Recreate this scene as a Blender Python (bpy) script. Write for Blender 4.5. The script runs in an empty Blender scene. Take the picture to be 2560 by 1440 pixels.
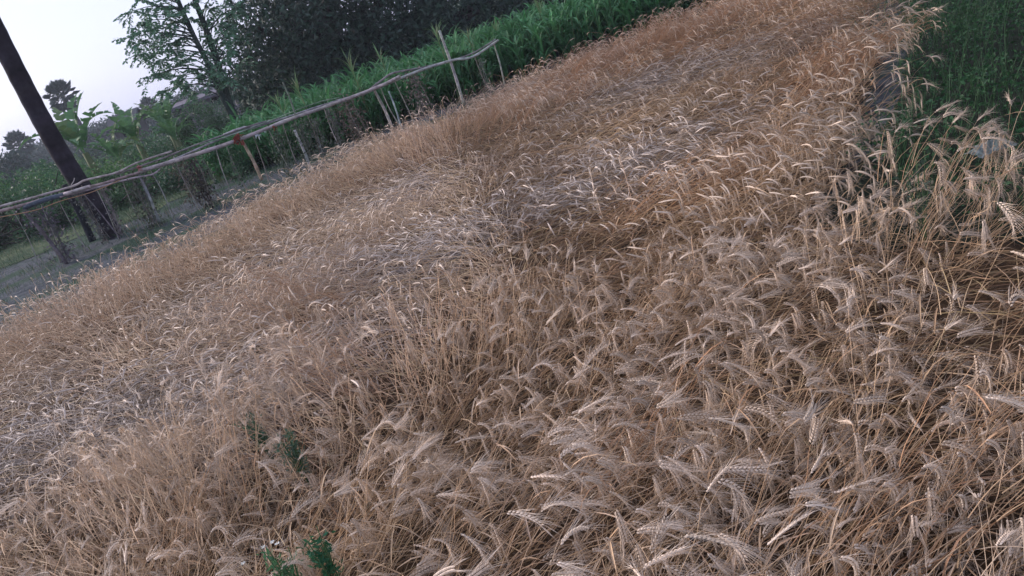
import bpy, math, random
import numpy as np
from mathutils import Vector
rng = np.random.default_rng(7); random.seed(7)
R = math.radians
scene = bpy.context.scene
COL = scene.collection

# ------------------------------------------------------------------ camera
PITCH, ROLL, FPX, CAMH = R(21.7), R(20.0), 1850.0, 1.65
_u0 = np.array([0, math.sin(PITCH), math.cos(PITCH)]); FW = np.array([0, math.cos(PITCH), -math.sin(PITCH)])
CX = np.array([math.cos(ROLL), 0, 0]) - math.sin(ROLL)*_u0
CY = np.array([math.sin(ROLL), 0, 0]) + math.cos(ROLL)*_u0
EYE = np.array([0, 0, CAMH])
cam = bpy.data.cameras.new('camera'); camo = bpy.data.objects.new('camera', cam); COL.objects.link(camo)
from mathutils import Matrix
camo.matrix_world = Matrix(((CX[0], CY[0], -FW[0], 0), (CX[1], CY[1], -FW[1], 0), (CX[2], CY[2], -FW[2], CAMH), (0, 0, 0, 1)))
cam.sensor_width = 36; cam.lens = 36*FPX/2560; cam.clip_start = 0.05; cam.clip_end = 3000
scene.camera = camo

# ------------------------------------------------------------------ sky and sun
SUN_EL, SUN_AZ = R(26), R(-62)      # azimuth from +Y towards +X: low sun behind haze, front left
w = bpy.data.worlds.new('World'); scene.world = w; w.use_nodes = True
nt = w.node_tree; bg = nt.nodes['Background']
sky = nt.nodes.new('ShaderNodeTexSky'); sky.sky_type = 'NISHITA'; sky.sun_disc = False
sky.sun_elevation = SUN_EL; sky.sun_rotation = SUN_AZ
sky.air_density = 1.0; sky.dust_density = 2.0; sky.ozone_density = 2.0
hs = nt.nodes.new('ShaderNodeHueSaturation'); hs.inputs['Saturation'].default_value = 0.45
mx = nt.nodes.new('ShaderNodeMix'); mx.data_type = 'RGBA'; mx.inputs[0].default_value = 0.6
mx.inputs[7].default_value = (5.6, 6.0, 8.7, 1)
nt.links.new(sky.outputs[0], hs.inputs['Color']); nt.links.new(hs.outputs[0], mx.inputs[6])
nt.links.new(mx.outputs[2], bg.inputs[0]); bg.inputs[1].default_value = 0.082
sl = bpy.data.lights.new('sun', 'SUN'); so = bpy.data.objects.new('sun', sl); COL.objects.link(so)
sl.energy = 1.7; sl.angle = R(18); sl.color = (1, .85, .80)
sd = Vector((math.sin(SUN_AZ)*math.cos(SUN_EL), math.cos(SUN_AZ)*math.cos(SUN_EL), math.sin(SUN_EL)))
so.rotation_euler = sd.to_track_quat('Z', 'Y').to_euler()
scene.view_settings.view_transform = 'Standard'; scene.view_settings.look = 'None'
scene.view_settings.gamma = 1; scene.view_settings.exposure = 0.98
scene.render.engine = 'CYCLES'
scene.cycles.max_bounces = 5; scene.cycles.diffuse_bounces = 2; scene.cycles.glossy_bounces = 1
scene.cycles.transparent_max_bounces = 4
try: scene.cycles.filter_width = 1.5
except Exception: pass

# ------------------------------------------------------------------ helpers
def ray(px, py): return FW*FPX + CX*(px-1280) + CY*(720-py)
def P(px, py, y):                       # picture point -> world point at forward distance y
    d = ray(px, py); return EYE + d*(y/d[1])
def G(px, py, z=0.0):                   # picture point -> world point at height z
    d = ray(px, py); return EYE + d*((z-CAMH)/d[2])
def project(p):
    q = p - EYE; zz = q@FW
    return 1280+FPX*(q@CX)/zz, 720-FPX*(q@CY)/zz, zz
def nrm(v): return v/np.maximum(np.linalg.norm(v, axis=-1, keepdims=True), 1e-9)

def mkmesh(name, V, faces, mat, parent=None, col=None, smooth=False):
    """V (n,3); faces: list of int arrays (m,k); col (n,3) linear base colour of the surface"""
    me = bpy.data.meshes.new(name)
    V = np.asarray(V, np.float32).reshape(-1, 3)
    me.vertices.add(len(V)); me.vertices.foreach_set('co', V.ravel())
    faces = [np.asarray(f, np.int32) for f in faces if len(f)]
    idx = np.concatenate([f.ravel() for f in faces])
    tot = np.concatenate([np.full(len(f), f.shape[1], np.int32) for f in faces])
    st = np.concatenate([[0], np.cumsum(tot)[:-1]]).astype(np.int32)
    me.loops.add(len(idx)); me.loops.foreach_set('vertex_index', idx)
    me.polygons.add(len(tot)); me.polygons.foreach_set('loop_start', st)
    try: me.polygons.foreach_set('loop_total', tot)
    except Exception: pass
    me.polygons.foreach_set('use_smooth', np.full(len(tot), smooth, bool))
    if col is not None:
        a = me.color_attributes.new('tint', 'FLOAT_COLOR', 'POINT')
        c = np.ones((len(V), 4), np.float32); c[:, :3] = col
        a.data.foreach_set('color', c.ravel())
    me.update(calc_edges=True)
    me.materials.append(mat)
    o = bpy.data.objects.new(name, me); COL.objects.link(o)
    if parent is not None: o.parent = parent
    return o

class MB:
    """collects numpy pieces of one mesh"""
    def __init__(s): s.v = []; s.f = []; s.c = []; s.n = 0
    def add(s, V, faces, col=(.5, .5, .5)):
        V = np.asarray(V, float).reshape(-1, 3); s.v.append(V)
        for f in faces: s.f.append(np.asarray(f, np.int64).reshape(-1, np.asarray(f).shape[-1])+s.n)
        c = np.asarray(col, float)
        s.c.append(np.broadcast_to(c, V.shape).copy() if c.ndim == 1 else c.reshape(-1, 3)); s.n += len(V)
    def build(s, name, mat, parent=None, smooth=False, origin=None):
        V = np.concatenate(s.v)
        if origin is not None: V = V - np.asarray(origin)
        by = {}
        for f in s.f: by.setdefault(f.shape[1], []).append(f)
        return mkmesh(name, V, [np.concatenate(x) for x in by.values()], mat, parent, np.concatenate(s.c), smooth)

def tubes(pts, rad, side, sides=3, cap=False):
    """pts (N,K,3), rad (N,K), side (N,3) roughly perpendicular -> verts (N*K*sides,3), quads"""
    N, K, _ = pts.shape
    t = nrm(np.gradient(pts, axis=1)); s = np.repeat(side[:, None, :], K, 1)
    n = nrm(np.cross(s, t)); s = np.cross(t, n)
    a = np.arange(sides)*2*np.pi/sides
    V = pts[:, :, None, :] + rad[:, :, None, None]*(np.cos(a)[None, None, :, None]*s[:, :, None, :]+np.sin(a)[None, None, :, None]*n[:, :, None, :])
    k = np.arange(K-1)[:, None]*sides; j = np.arange(sides)[None]; j2 = (j+1) % sides
    q = np.stack([k+j, k+j2, k+sides+j2, k+sides+j], -1).reshape(-1, 4)
    q = (q[None]+(np.arange(N)*K*sides)[:, None, None]).reshape(-1, 4)
    return V.reshape(-1, 3), q, t, s, n

def tube1(mb, pts, rad, col, sides=8, jitter=0, cap=True):
    pts = np.asarray(pts, float); K = len(pts); rad = np.broadcast_to(np.asarray(rad, float), (K,)).copy()
    if jitter: rad = rad*(1+rng.uniform(-jitter, jitter, K))
    d = nrm((pts[-1]-pts[0])[None])[0]
    ref = np.array([0, 0, 1.]) if abs(d[2]) < .7 else np.array([0, 1., 0])
    side = nrm(np.cross(d, ref)[None])
    V, q, *_ = tubes(pts[None], rad[None], side, sides)
    f = [q]
    if cap:
        f.append(np.arange(sides)[None, ::-1]); f.append((np.arange(sides)+(K-1)*sides)[None])
    if sides == 4:
        mb.add(V, f, col)
    else: mb.add(V, f, col)

def smooth_path(pts, n):
    pts = np.asarray(pts, float); m = len(pts)
    t = np.linspace(0, m-1, n); i = np.clip(t.astype(int), 0, m-2); u = (t-i)[:, None]
    p0 = pts[np.maximum(i-1, 0)]; p1 = pts[i]; p2 = pts[i+1]; p3 = pts[np.minimum(i+2, m-1)]
    return .5*((2*p1)+(-p0+p2)*u+(2*p0-5*p1+4*p2-p3)*u**2+(-p0+3*p1-3*p2+p3)*u**3)

_lat = rng.random((64, 64, 8))
def noise(x, y, scale, ch=0):
    x = np.asarray(x)/scale+100.3; y = np.asarray(y)/scale+57.7
    i = np.floor(x).astype(int); j = np.floor(y).astype(int); u = x-i; v = y-j
    u = u*u*(3-2*u); v = v*v*(3-2*v)
    L = lambda a, b: _lat[a % 64, b % 64, ch]
    return (L(i, j)*(1-u)+L(i+1, j)*u)*(1-v)+(L(i, j+1)*(1-u)+L(i+1, j+1)*u)*v

def leaves(pos, size, aspect, col, up=.0, droop=0.0, dirs=None):
    """pos (N,3) -> folded leaf of two triangles pairs; returns V,(faces),col"""
    N = len(pos); size = np.broadcast_to(size, (N,))
    d = nrm(rng.normal(size=(N, 3))+np.array([0, 0, up])) if dirs is None else dirs
    s = nrm(np.cross(d, rng.normal(size=(N, 3)))); n = np.cross(d, s)
    L = size[:, None]; W = L*aspect
    V = np.stack([pos, pos+d*L*.5+s*W*.5+n*W*.15, pos+d*L-n*L*droop, pos+d*L*.5-s*W*.5+n*W*.15], 1)
    b = (np.arange(N)*4)[:, None]
    f = np.concatenate([b+np.array([0, 1, 2]), b+np.array([0, 2, 3])])
    c = np.repeat(col, 4, 0) if np.ndim(col) > 1 else col
    return V.reshape(-1, 3), [f], c

def vary(base, n, v=.25, hue=.06):
    b = np.asarray(base, float)[None]*(1+rng.uniform(-v, v, (n, 1)))
    return np.clip(b*(1+rng.uniform(-hue, hue, (n, 3))), 0, 1)

def blades(root, az, L, W, e0, e1, K, col, fold=.25):
    """arching grass-like blades, (N,) params. V-folded strips"""
    N = len(root); u = np.linspace(0, 1, K)
    e = e0[:, None]+(e1-e0)[:, None]*u[None]**1.3
    h = np.stack([np.cos(az), np.sin(az), 0*az], -1); sd = np.stack([-np.sin(az), np.cos(az), 0*az], -1)
    step = (L/(K-1))[:, None, None]
    tv = np.cos(e)[..., None]*h[:, None]+np.sin(e)[..., None]*np.array([0, 0, 1.])
    pts = root[:, None]+np.concatenate([np.zeros((N, 1, 3)), np.cumsum(tv[:, :-1]*step, 1)], 1)
    nn = np.cross(sd[:, None], tv)
    wid = (W[:, None]*np.clip(np.minimum(u*5+.35, (1-u)*2.2+.03), 0, 1)[None])[..., None]
    a = pts+sd[:, None]*wid*.5+nn*wid*-fold; b = pts; c = pts-sd[:, None]*wid*.5+nn*wid*-fold
    V = np.stack([a, b, c], 2)
    k = np.arange(K-1)[:, None]*3; j = np.arange(2)[None]
    q = np.stack([k+j, k+j+1, k+j+4, k+j+3], -1).reshape(-1, 4)
    q = (q[None]+(np.arange(N)*K*3)[:, None, None]).reshape(-1, 4)
    cc = np.repeat(col, K*3, 0)
    return V.reshape(-1, 3), [q], cc

def tag(o, label=None, cat=None, group=None, kind=None):
    if label: o['label'] = label
    if cat: o['category'] = cat
    if group: o['group'] = group
    if kind: o['kind'] = kind
    return o
def thing(name, loc, label, cat, group=None):
    o = bpy.data.objects.new(name, None); COL.objects.link(o); o.location = tuple(float(a) for a in loc)
    o.empty_display_size = .1
    return tag(o, label, cat, group)

# ------------------------------------------------------------------ materials
def tint_mat(name, rough=.7, spec=.25, translucent=0.0, nscale=0, namp=.3, bump=0):
    m = bpy.data.materials.new(name); m.use_nodes = True; t = m.node_tree; b = t.nodes['Principled BSDF']
    at = t.nodes.new('ShaderNodeAttribute'); at.attribute_name = 'tint'
    out = at.outputs['Color']
    if nscale:
        tc = t.nodes.new('ShaderNodeTexCoord'); n = t.nodes.new('ShaderNodeTexNoise'); n.inputs['Scale'].default_value = nscale
        n.inputs['Detail'].default_value = 4
        t.links.new(tc.outputs['Object'], n.inputs['Vector'])
        mr = t.nodes.new('ShaderNodeMapRange'); mr.inputs[1].default_value = .25; mr.inputs[2].default_value = .75
        mr.inputs[3].default_value = 1-namp; mr.inputs[4].default_value = 1+namp
        t.links.new(n.outputs['Fac'], mr.inputs[0])
        vm = t.nodes.new('ShaderNodeVectorMath'); vm.operation = 'SCALE'
        t.links.new(out, vm.inputs[0]); t.links.new(mr.outputs[0], vm.inputs['Scale']); out = vm.outputs[0]
        if bump:
            bp = t.nodes.new('ShaderNodeBump'); bp.inputs['Distance'].default_value = bump
            t.links.new(n.outputs['Fac'], bp.inputs['Height']); t.links.new(bp.outputs[0], b.inputs['Normal'])
    t.links.new(out, b.inputs['Base Color'])
    b.inputs['Roughness'].default_value = rough; b.inputs['Specular IOR Level'].default_value = spec
    if translucent:
        tr = t.nodes.new('ShaderNodeBsdfTranslucent'); t.links.new(out, tr.inputs['Color'])
        mi = t.nodes.new('ShaderNodeMixShader'); mi.inputs[0].default_value = translucent
        t.links.new(b.outputs[0], mi.inputs[1]); t.links.new(tr.outputs[0], mi.inputs[2])
        t.links.new(mi.outputs[0], t.nodes['Material Output'].inputs['Surface'])
    return m
M_straw = tint_mat('straw', .6, .3, .0)
M_leaf = tint_mat('leaf', .55, .3, .25)
M_dull = tint_mat('dull_leaf', .7, .2, .1)
M_bark = tint_mat('bark', .85, .15, 0, 14, .35, .02)
M_bamboo = tint_mat('bamboo', .65, .25, 0, 16, .5, .008)
M_wall = tint_mat('wall', .9, .1, 0, 3, .2)
M_cloth = tint_mat('cloth', .9, .1, .1, 40, .25)
M_film = tint_mat('plastic_film', .3, .5, .3)

def ground_mat(name, c1, c2, scale, c3=None, bump=.02, big=.6):
    m = bpy.data.materials.new(name); m.use_nodes = True; t = m.node_tree; b = t.nodes['Principled BSDF']
    tc = t.nodes.new('ShaderNodeTexCoord')
    def nz(s, d=6):
        n = t.nodes.new('ShaderNodeTexNoise'); n.inputs['Scale'].default_value = s; n.inputs['Detail'].default_value = d
        t.links.new(tc.outputs['Object'], n.inputs['Vector']); return n
    n1 = nz(scale); r1 = t.nodes.new('ShaderNodeValToRGB'); r1.color_ramp.elements[0].position = .35; r1.color_ramp.elements[1].position = .65
    r1.color_ramp.elements[0].color = (*c1, 1); r1.color_ramp.elements[1].color = (*c2, 1)
    t.links.new(n1.outputs['Fac'], r1.inputs[0]); out = r1.outputs[0]
    if c3:
        n2 = nz(big, 3); r2 = t.nodes.new('ShaderNodeMapRange'); r2.inputs[1].default_value = .48; r2.inputs[2].default_value = .6
        t.links.new(n2.outputs['Fac'], r2.inputs[0]); mi = t.nodes.new('ShaderNodeMix'); mi.data_type = 'RGBA'
        t.links.new(r2.outputs[0], mi.inputs[0]); t.links.new(out, mi.inputs[6]); mi.inputs[7].default_value = (*c3, 1); out = mi.outputs[2]
    t.links.new(out, b.inputs['Base Color']); b.inputs['Roughness'].default_value = .95; b.inputs['Specular IOR Level'].default_value = .1
    bp = t.nodes.new('ShaderNodeBump'); bp.inputs['Distance'].default_value = bump; bp.inputs['Strength'].default_value = 1
    n3 = nz(scale*3); t.links.new(n3.outputs['Fac'], bp.inputs['Height']); t.links.new(bp.outputs[0], b.inputs['Normal'])
    return m

# ------------------------------------------------------------------ field outline (world, metres)
FIELD = np.array([(-8.5, 5.2), (-5.1, 7.35), (-4.4, 7.9), (-3.9, 8.3), (-3.3, 8.6), (-2.6, 9.1), (-2.0, 9.9), (-1.3, 10.4), (-.7, 11.3), (.25, 11.6), (1.2, 12.1),
                  (2.6, 12.5), (3.9, 12.3), (5.6, 12.6), (6.6, 11.4), (5.3, 9.2), (4.2, 7.4), (3.45, 6.1), (2.75, 5.0), (2.1, 4.2), (1.55, 3.6), (1.5, 3.1), (1.85, 2.75), (2.0, 2.3), (1.7, 1.5), (1.6, -.6), (-8.5, -.6)])
def inside(x, y, poly=FIELD):
    x = np.asarray(x); y = np.asarray(y); c = np.zeros(x.shape, bool); n = len(poly)
    for i in range(n):
        x1, y1 = poly[i]; x2, y2 = poly[(i+1) % n]
        k = ((y1 > y) != (y2 > y)) & (x < (x2-x1)*(y-y1)/((y2-y1) or 1e-9)+x1); c ^= k
    return c
def edge_dist(x, y, poly=FIELD):
    p = np.stack([x, y], -1); d = np.full(len(p), 1e9)
    for i in range(len(poly)):
        a = np.array(poly[i]); b = np.array(poly[(i+1) % len(poly)]); ab = b-a
        t = np.clip(((p-a)@ab)/(ab@ab), 0, 1); d = np.minimum(d, np.linalg.norm(p-a-t[:, None]*ab, axis=1))
    return d

def sheet(name, poly, z, mat, kind='structure', res=None, amp=0):
    me_v = np.array([(x, y, z) for x, y in poly])
    o = mkmesh(name, me_v, [np.arange(len(poly))[None, ::1]], mat); tag(o, kind=kind); return o

# ground: one big sheet, finer near the camera
def grid_sheet(name, xs, ys, zf, mat):
    X, Y = np.meshgrid(xs, ys, indexing='ij'); V = np.stack([X, Y, zf(X, Y)], -1).reshape(-1, 3)
    n, m = X.shape; i = np.arange(n-1)[:, None]*m+np.arange(m-1)[None]
    q = np.stack([i, i+m, i+m+1, i+1], -1).reshape(-1, 4)
    o = mkmesh(name, V, [q], mat, smooth=True); tag(o, kind='structure'); return o
xs = np.concatenate([[-400, -250, -120, -50, -25], np.arange(-14, 14.1, .35), [25, 50, 120, 250, 400]])
ys = np.concatenate([[-300, -60, -12], np.arange(-2, 26, .35), [35, 60, 120, 250, 420]])
M_ground = ground_mat('dry_earth', (.05, .06, .07), (.11, .125, .135), 7, (.045, .08, .055), .06, 1.3)
def drop(X, Y):                          # the land falls a little towards the houses on the left
    a = np.clip((Y-20)/9, 0, 1); b = np.clip((-X-2)/4, 0, 1); return -1.25*(a*a*(3-2*a))*(b*b*(3-2*b))
grid_sheet('ground', xs, ys, lambda X, Y: ((noise(X, Y, .7, 3)-.5)*.05-.025)*(np.hypot(X, Y-10) < 16)*(Y < 12.3)-.005+drop(X, Y)*1.03, M_ground)
M_soil = ground_mat('straw_soil', (.05, .033, .022), (.13, .085, .05), 25)
fx = np.arange(-8.6, 7.4, .2); fy = np.arange(-.7, 12.8, .2)
X, Y = np.meshgrid(fx, fy, indexing='ij'); n_, m_ = X.shape
V = np.stack([X, Y, .012+(noise(X, Y, .5, 4))*.03], -1).reshape(-1, 3)
i = np.arange(n_-1)[:, None]*m_+np.arange(m_-1)[None]; q = np.stack([i, i+m_, i+m_+1, i+1], -1).reshape(-1, 4)
ctr = V[q].mean(1); q = q[inside(ctr[:, 0], ctr[:, 1])]
tag(mkmesh('field_soil', V, [q], M_soil, smooth=True), kind='structure')
M_grass = ground_mat('meadow', (.04, .07, .038), (.11, .14, .07), 1.6, (.03, .06, .03), .05, .8)
mx_ = np.concatenate([[-400, -250, -120, -50, -30], np.arange(-18, 14.1, .35), [25, 50, 120, 250, 400]]); my_ = np.concatenate([np.arange(12.6, 31, .35), [35, 60, 120, 250, 420]])
MEADOW = [(-1600, 14.5), (-20, 13.0), (-12, 13.2), (-9.0, 12.9), (-7.2, 13.6), (-5.8, 13.2), (-4.9, 14.2), (-3.6, 14.6), (-2, 19), (14, 19.5), (30, 19), (1600, 19), (1600, 1600), (-1600, 1600)]
X, Y = np.meshgrid(mx_, my_, indexing='ij'); n_, m_ = X.shape; V = np.stack([X, Y, .0+drop(X, Y)+.008*noise(X, Y, .6, 5)], -1).reshape(-1, 3)
i = np.arange(n_-1)[:, None]*m_+np.arange(m_-1)[None]; q = np.stack([i, i+m_, i+m_+1, i+1], -1).reshape(-1, 4); ctr = V[q].mean(1); wv = .3*(noise(ctr[:, 0], ctr[:, 1], .5, 2)-.5)
tag(mkmesh('meadow', V, [q[inside(ctr[:, 0], ctr[:, 1]+wv, MEADOW)]], M_grass, smooth=True), kind='structure')

# ------------------------------------------------------------------ wheat (one mass of thousands of lodged stalks)
def blob(px, py, rx, ry, z=.25):         # soft spot on the field round a picture point, radii in metres
    g = G(px, py, z); return lambda x, y: np.exp(-(((x-g[0])/rx)**2+((y-g[1])/ry)**2))
stand_b = [(blob(120, 830, 1.0, .45), .75), (blob(330, 730, .8, .4), .8), (blob(560, 600, .7, .45), .8), (blob(800, 470, .7, .5), .55), (blob(1000, 380, .8, .6), .7),
           (blob(1140, 350, .6, .4), .9), (blob(1320, 260, 1.3, .6), .5), (blob(1250, 310, .35, .3), 1.2), (blob(760, 740, .35, .5), .9), (blob(870, 700, .4, .3), .9),
           (blob(690, 850, .3, .3), .8), (blob(1570, 480, .6, .3), .55), (blob(2250, 450, .35, .4), .5), (blob(2430, 520, .5, .6), .5), (blob(2420, 760, .4, .4), .35),
           (blob(1480, 1130, .12, .12), 1.0), (blob(850, 900, .3, .25), .7), (blob(2080, 220, .8, .6), .5), (blob(2250, 120, 1.0, .8), .7), (blob(1000, 950, .3, .3), .45),
           (blob(600, 1200, .5, .3), .5), (blob(1200, 1330, .9, .2), .45), (blob(1900, 1350, .5, .2), .5), (blob(1700, 60, 2.0, .7), .5), (blob(150, 1350, .5, .3), .4)]
flat_b = [(blob(300, 980, 1.4, .62), 1.3), (blob(520, 940, .75, .42), 1.0), (blob(60, 1060, .6, .4), .8), (blob(620, 730, .45, .4), .9), (blob(700, 620, .4, .5), .6), (blob(1400, 420, 1.0, .7), .9), (blob(1250, 520, .9, .5), .6),
          (blob(1500, 220, 1.1, .7), 1.0), (blob(1720, 150, .7, .7), .9), (blob(1150, 740, .5, .25), .7), (blob(1650, 700, .5, .3), .5), (blob(1780, 620, .3, .2), .7),
          (blob(600, 1080, .2, .15), .8), (blob(1850, 1000, .5, .25), .5), (blob(2050, 750, .4, .3), .4)]
def S_field(x, y):
    s = .02+.65*(noise(x, y, .5, 0)-.42)+.35*(noise(x, y, 1.5, 1)-.5)
    for f_, a in stand_b: s = s+a*f_(x, y)*1.15
    for f_, a in flat_b: s = s-a*f_(x, y)*.7
    return np.clip(s, 0, 1)
def F_field(x, y):
    s = 0*x
    for f_, a in flat_b: s = s+1.25*a*f_(x, y)
    s = s+1.6*(noise(x, y, .8, 6)-.48)
    for f_, a in stand_b: s = s-1.2*a*f_(x, y)
    return np.clip(s, 0, 1)
def TH_field(x, y):
    # lie direction: right part leans to the right, left part towards the camera and left, swirls between
    w_ = 1/(1+np.exp(-(x-np.minimum(-1.3+.5*(y-1.7), .0))*5.0))
    th = R(150)*(1-w_)+R(-22)*w_
    th = th+1.4*(noise(x, y, 1.35, 2)-.5)+.7*(noise(x, y, .45, 5)-.5)+.6*(noise(x, y, .16, 6)-.5)
    return th

C_HEAD = np.array([.74, .605, .465]); C_STEM = np.array([.55, .39, .235]); C_GREY = np.array([.44, .40, .37]); C_BROWN = np.array([.40, .20, .095])
_cr = np.random.default_rng(21); _cj = _cr.random((64, 64, 5))
def cells(x, y, size):                   # tussocks: nearest jittered cell -> its own random numbers, and how near its rim we are
    gx = x/size+20; gy = y/size+20; ix = np.floor(gx).astype(int); iy = np.floor(gy).astype(int)
    b1 = np.full(len(x), 9.); b2 = b1.copy(); o = np.zeros((len(x), 3))
    for dx in (-1, 0, 1):
        for dy in (-1, 0, 1):
            cx_, cy_ = (ix+dx) % 64, (iy+dy) % 64; px_ = ix+dx+_cj[cx_, cy_, 0]; py_ = iy+dy+_cj[cx_, cy_, 1]
            d = np.hypot(gx-px_, gy-py_); nr = d < b1; b2 = np.where(nr, b1, np.minimum(b2, d)); b1 = np.where(nr, d, b1); o[nr] = _cj[cx_, cy_, 2:][nr]
    return o, b2-b1
brown_b = [(blob(1500, 1150, .10, .12), 1.6), (blob(1960, 1380, .22, .12), .9), (blob(700, 1260, .25, .15), .8), (blob(1240, 310, .35, .3), 1.0), (blob(2150, 80, 1.4, 1.4), .6), (blob(880, 850, .2, .2), .7),
           (blob(950, 1050, .1, .1), .8), (blob(1050, 360, .5, .4), .5), (blob(330, 840, .5, .2), .6), (blob(1600, 490, .5, .25), .5), (blob(480, 1110, .12, .1), .6)]
W = MB()
def wheat_batch(x, y, lod, tiller=False):
    N = len(x)
    S = S_field(x, y); F = F_field(x, y); CE, rim = cells(x, y, .34); CF, rim2 = cells(x+7, y+3, .75); S = np.clip(S+.30*(CE[:, 1]-.5)+.25*(CF[:, 1]-.5), 0, 1)
    B_ = 0*x
    for f_, a in brown_b: B_ = B_+a*f_(x, y)
    th = TH_field(x, y)+1.0*(CE[:, 0]-.5)+.7*(CF[:, 0]-.5)+rng.normal(0, 1, N)*(.22+.7*F); TU = noise(x, y, .13, 4)-.5
    rogue = rng.random(N) < .04; th = np.where(rogue, rng.uniform(0, 6.28, N), th)
    Ls = rng.uniform(.52, .80, N)*(1-.12*F)*(.36 if tiller else 1)
    e0 = R(13)-R(4)*F+R(56)*S+R(28)*TU+rng.normal(0, R(8), N); em = R(-2)+R(46)*S+R(25)*TU+rng.normal(0, R(5), N); e1 = R(31)+R(20)*S-R(20)*F+R(25)*TU+rng.normal(0, R(12), N)
    e0 = np.where(rogue, e0+R(18), e0); e0 = np.clip(e0, R(8), R(88))
    K = {0: 9, 1: 7, 2: 5}[lod]
    u = np.linspace(0, 1, K)
    sm = lambda t: t*t*(3-2*t)
    e = e0[:, None]+(em-e0)[:, None]*sm(np.clip(u/.45, 0, 1))[None]+(e1-em)[:, None]*sm(np.clip((u-.45)/.35, 0, 1))[None]
    nk = rng.uniform(.2, 1.25, N)*(1-.65*F)                     # neck bends over
    e = e-(nk*R(98))[:, None]*np.clip((u-.76)/.24, 0, 1)[None]**1.4
    hd = th[:, None]+rng.normal(0, .16, N)[:, None]*u[None]+rng.normal(0, .08, N)[:, None]*np.sin(u*6)[None]
    T = np.stack([np.cos(e)*np.cos(hd), np.cos(e)*np.sin(hd), np.sin(e)], -1)
    step = (Ls/(K-1))[:, None, None]
    root = np.stack([x, y, rng.uniform(0, .05, N)+(.07+.10*rng.random(N)+.22*S if tiller else 0)], -1)
    pts = root[:, None]+np.concatenate([np.zeros((N, 1, 3)), np.cumsum((T[:, 1:]+T[:, :-1])*.5*step, 1)], 1)
    z0 = .03+.05*rng.random(N)
    pts[:, :, 2] = np.maximum(pts[:, :, 2], z0[:, None]*np.minimum(u*4, 1)[None])
    # colour
    g = np.clip(F+rng.normal(0, .15, N)+.25*(noise(x, y, .8, 6)-.4), 0, 1)[:, None]*.8
    CG = C_GREY[None]*np.interp(x, [-1.6, -.3], [.74, 1.12])[:, None]
    bq = np.clip(.08+.4*S+B_+.5*(CE[:, 2]-.5)+rng.normal(0, .25, N)-.4*F+.9*(noise(x, y, 1.1, 7)-.5)+.8*np.clip((x+y-8.5)/3, 0, 1), 0, 1)[:, None]
    br = (1+rng.uniform(-.28, .22, N))[:, None]
    cs = (C_STEM*(1-bq*.75)+C_BROWN*bq*.75)*(1-g)+CG*g; cs = cs*br
    ch = (C_HEAD*(1-bq*.35)+np.array([.42, .27, .15])*bq*.35)*(1-g*.7)+CG*1.1*g*.7; ch = ch*br
    side = np.stack([-np.sin(th), np.cos(th), 0*th], -1)
    r0 = {0: .00112, 1: .0013, 2: .0015}[lod]
    rad = (r0*rng.uniform(.8, 1.25, N))[:, None]*(1.15-.5*u)[None]
    V, q, *_ = tubes(pts, rad, side, 3)
    W.add(V, [q], np.repeat(cs, K*3, 0))
    # head path
    keep = rng.random(N) < .93
    idx = np.where(keep)[0]; n = len(idx)
    H = {0: 11, 1: 6, 2: 4}[lod]
    HL = rng.uniform(.068, .122, n)*(.94, .88, .74)[lod]
    uu = np.linspace(0, 1, H)
    eh0 = e[idx, -1]; curl = rng.uniform(.0, 1.2, n)*R(92)*(1-.7*F[idx])
    eh = np.maximum(eh0[:, None]-curl[:, None]*uu[None], R(-92))
    hh = hd[idx, -1][:, None]+rng.normal(0, .35, n)[:, None]*uu[None]
    TH_ = np.stack([np.cos(eh)*np.cos(hh), np.cos(eh)*np.sin(hh), np.sin(eh)], -1)
    st = (HL/(H-1))[:, None, None]
    hp = pts[idx, -1][:, None]+np.concatenate([np.zeros((n, 1, 3)), np.cumsum((TH_[:, 1:]+TH_[:, :-1])*.5*st, 1)], 1)
    low = np.minimum(hp[:, :, 2].min(1)-.025, 0); hp[:, :, 2] -= low[:, None]*uu[None]**.7
    tw = rng.uniform(0, np.pi, n)
    sd0 = side[idx]; chh = ch[idx]
    # twisted frame
    t = nrm(np.gradient(hp, axis=1)); s0 = np.repeat(sd0[:, None], H, 1); n0 = nrm(np.cross(s0, t)); s0 = np.cross(t, n0)
    ct, sn = np.cos(tw)[:, None, None], np.sin(tw)[:, None, None]
    s = ct*s0+sn*n0; nn = -sn*s0+ct*n0
    if lod == 0:
        rows = 10
        tt = np.repeat((np.arange(rows)+.2)/rows, 2); sg = np.tile([1., -1.], rows); tt = tt+np.where(sg > 0, 0, .5/rows)
        f_ = tt*(H-1); i0 = np.clip(f_.astype(int), 0, H-2); fr = (f_-i0)[None, :, None]
        c = hp[:, i0]*(1-fr)+hp[:, i0+1]*fr; ti = t[:, i0]; si = s[:, i0]*sg[None, :, None]; ni = nn[:, i0]
        prof = (np.sin(np.clip(tt*.9+.12, 0, 1)*np.pi)**.5)[None, :, None]
        d = nrm(ti+.42*si); o_ = np.cross(d, ni)
        SL = .0150*(.7+.3*prof); SW = .0035*(.5+.5*prof)
        b = c+si*.0012
        vv = np.stack([b, b+d*SL*.45+o_*SW, b+d*SL*.45+ni*SW*1.1, b+d*SL*.45-o_*SW, b+d*SL*.45-ni*SW*1.1, b+d*SL], 3 if False else 2)  # n,20,6,3
        m = n*len(tt); base = (np.arange(m)*6)[:, None]
        fc = np.array([[0, 2, 1], [0, 3, 2], [0, 4, 3], [0, 1, 4], [5, 1, 2], [5, 2, 3], [5, 3, 4], [5, 4, 1]])
        tri = (base[:, None, :]+fc[None]).reshape(-1, 3)
        cc = np.repeat(np.repeat(chh, len(tt), 0)*rng.uniform(.82, 1.2, (m, 1)), 6, 0)
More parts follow.
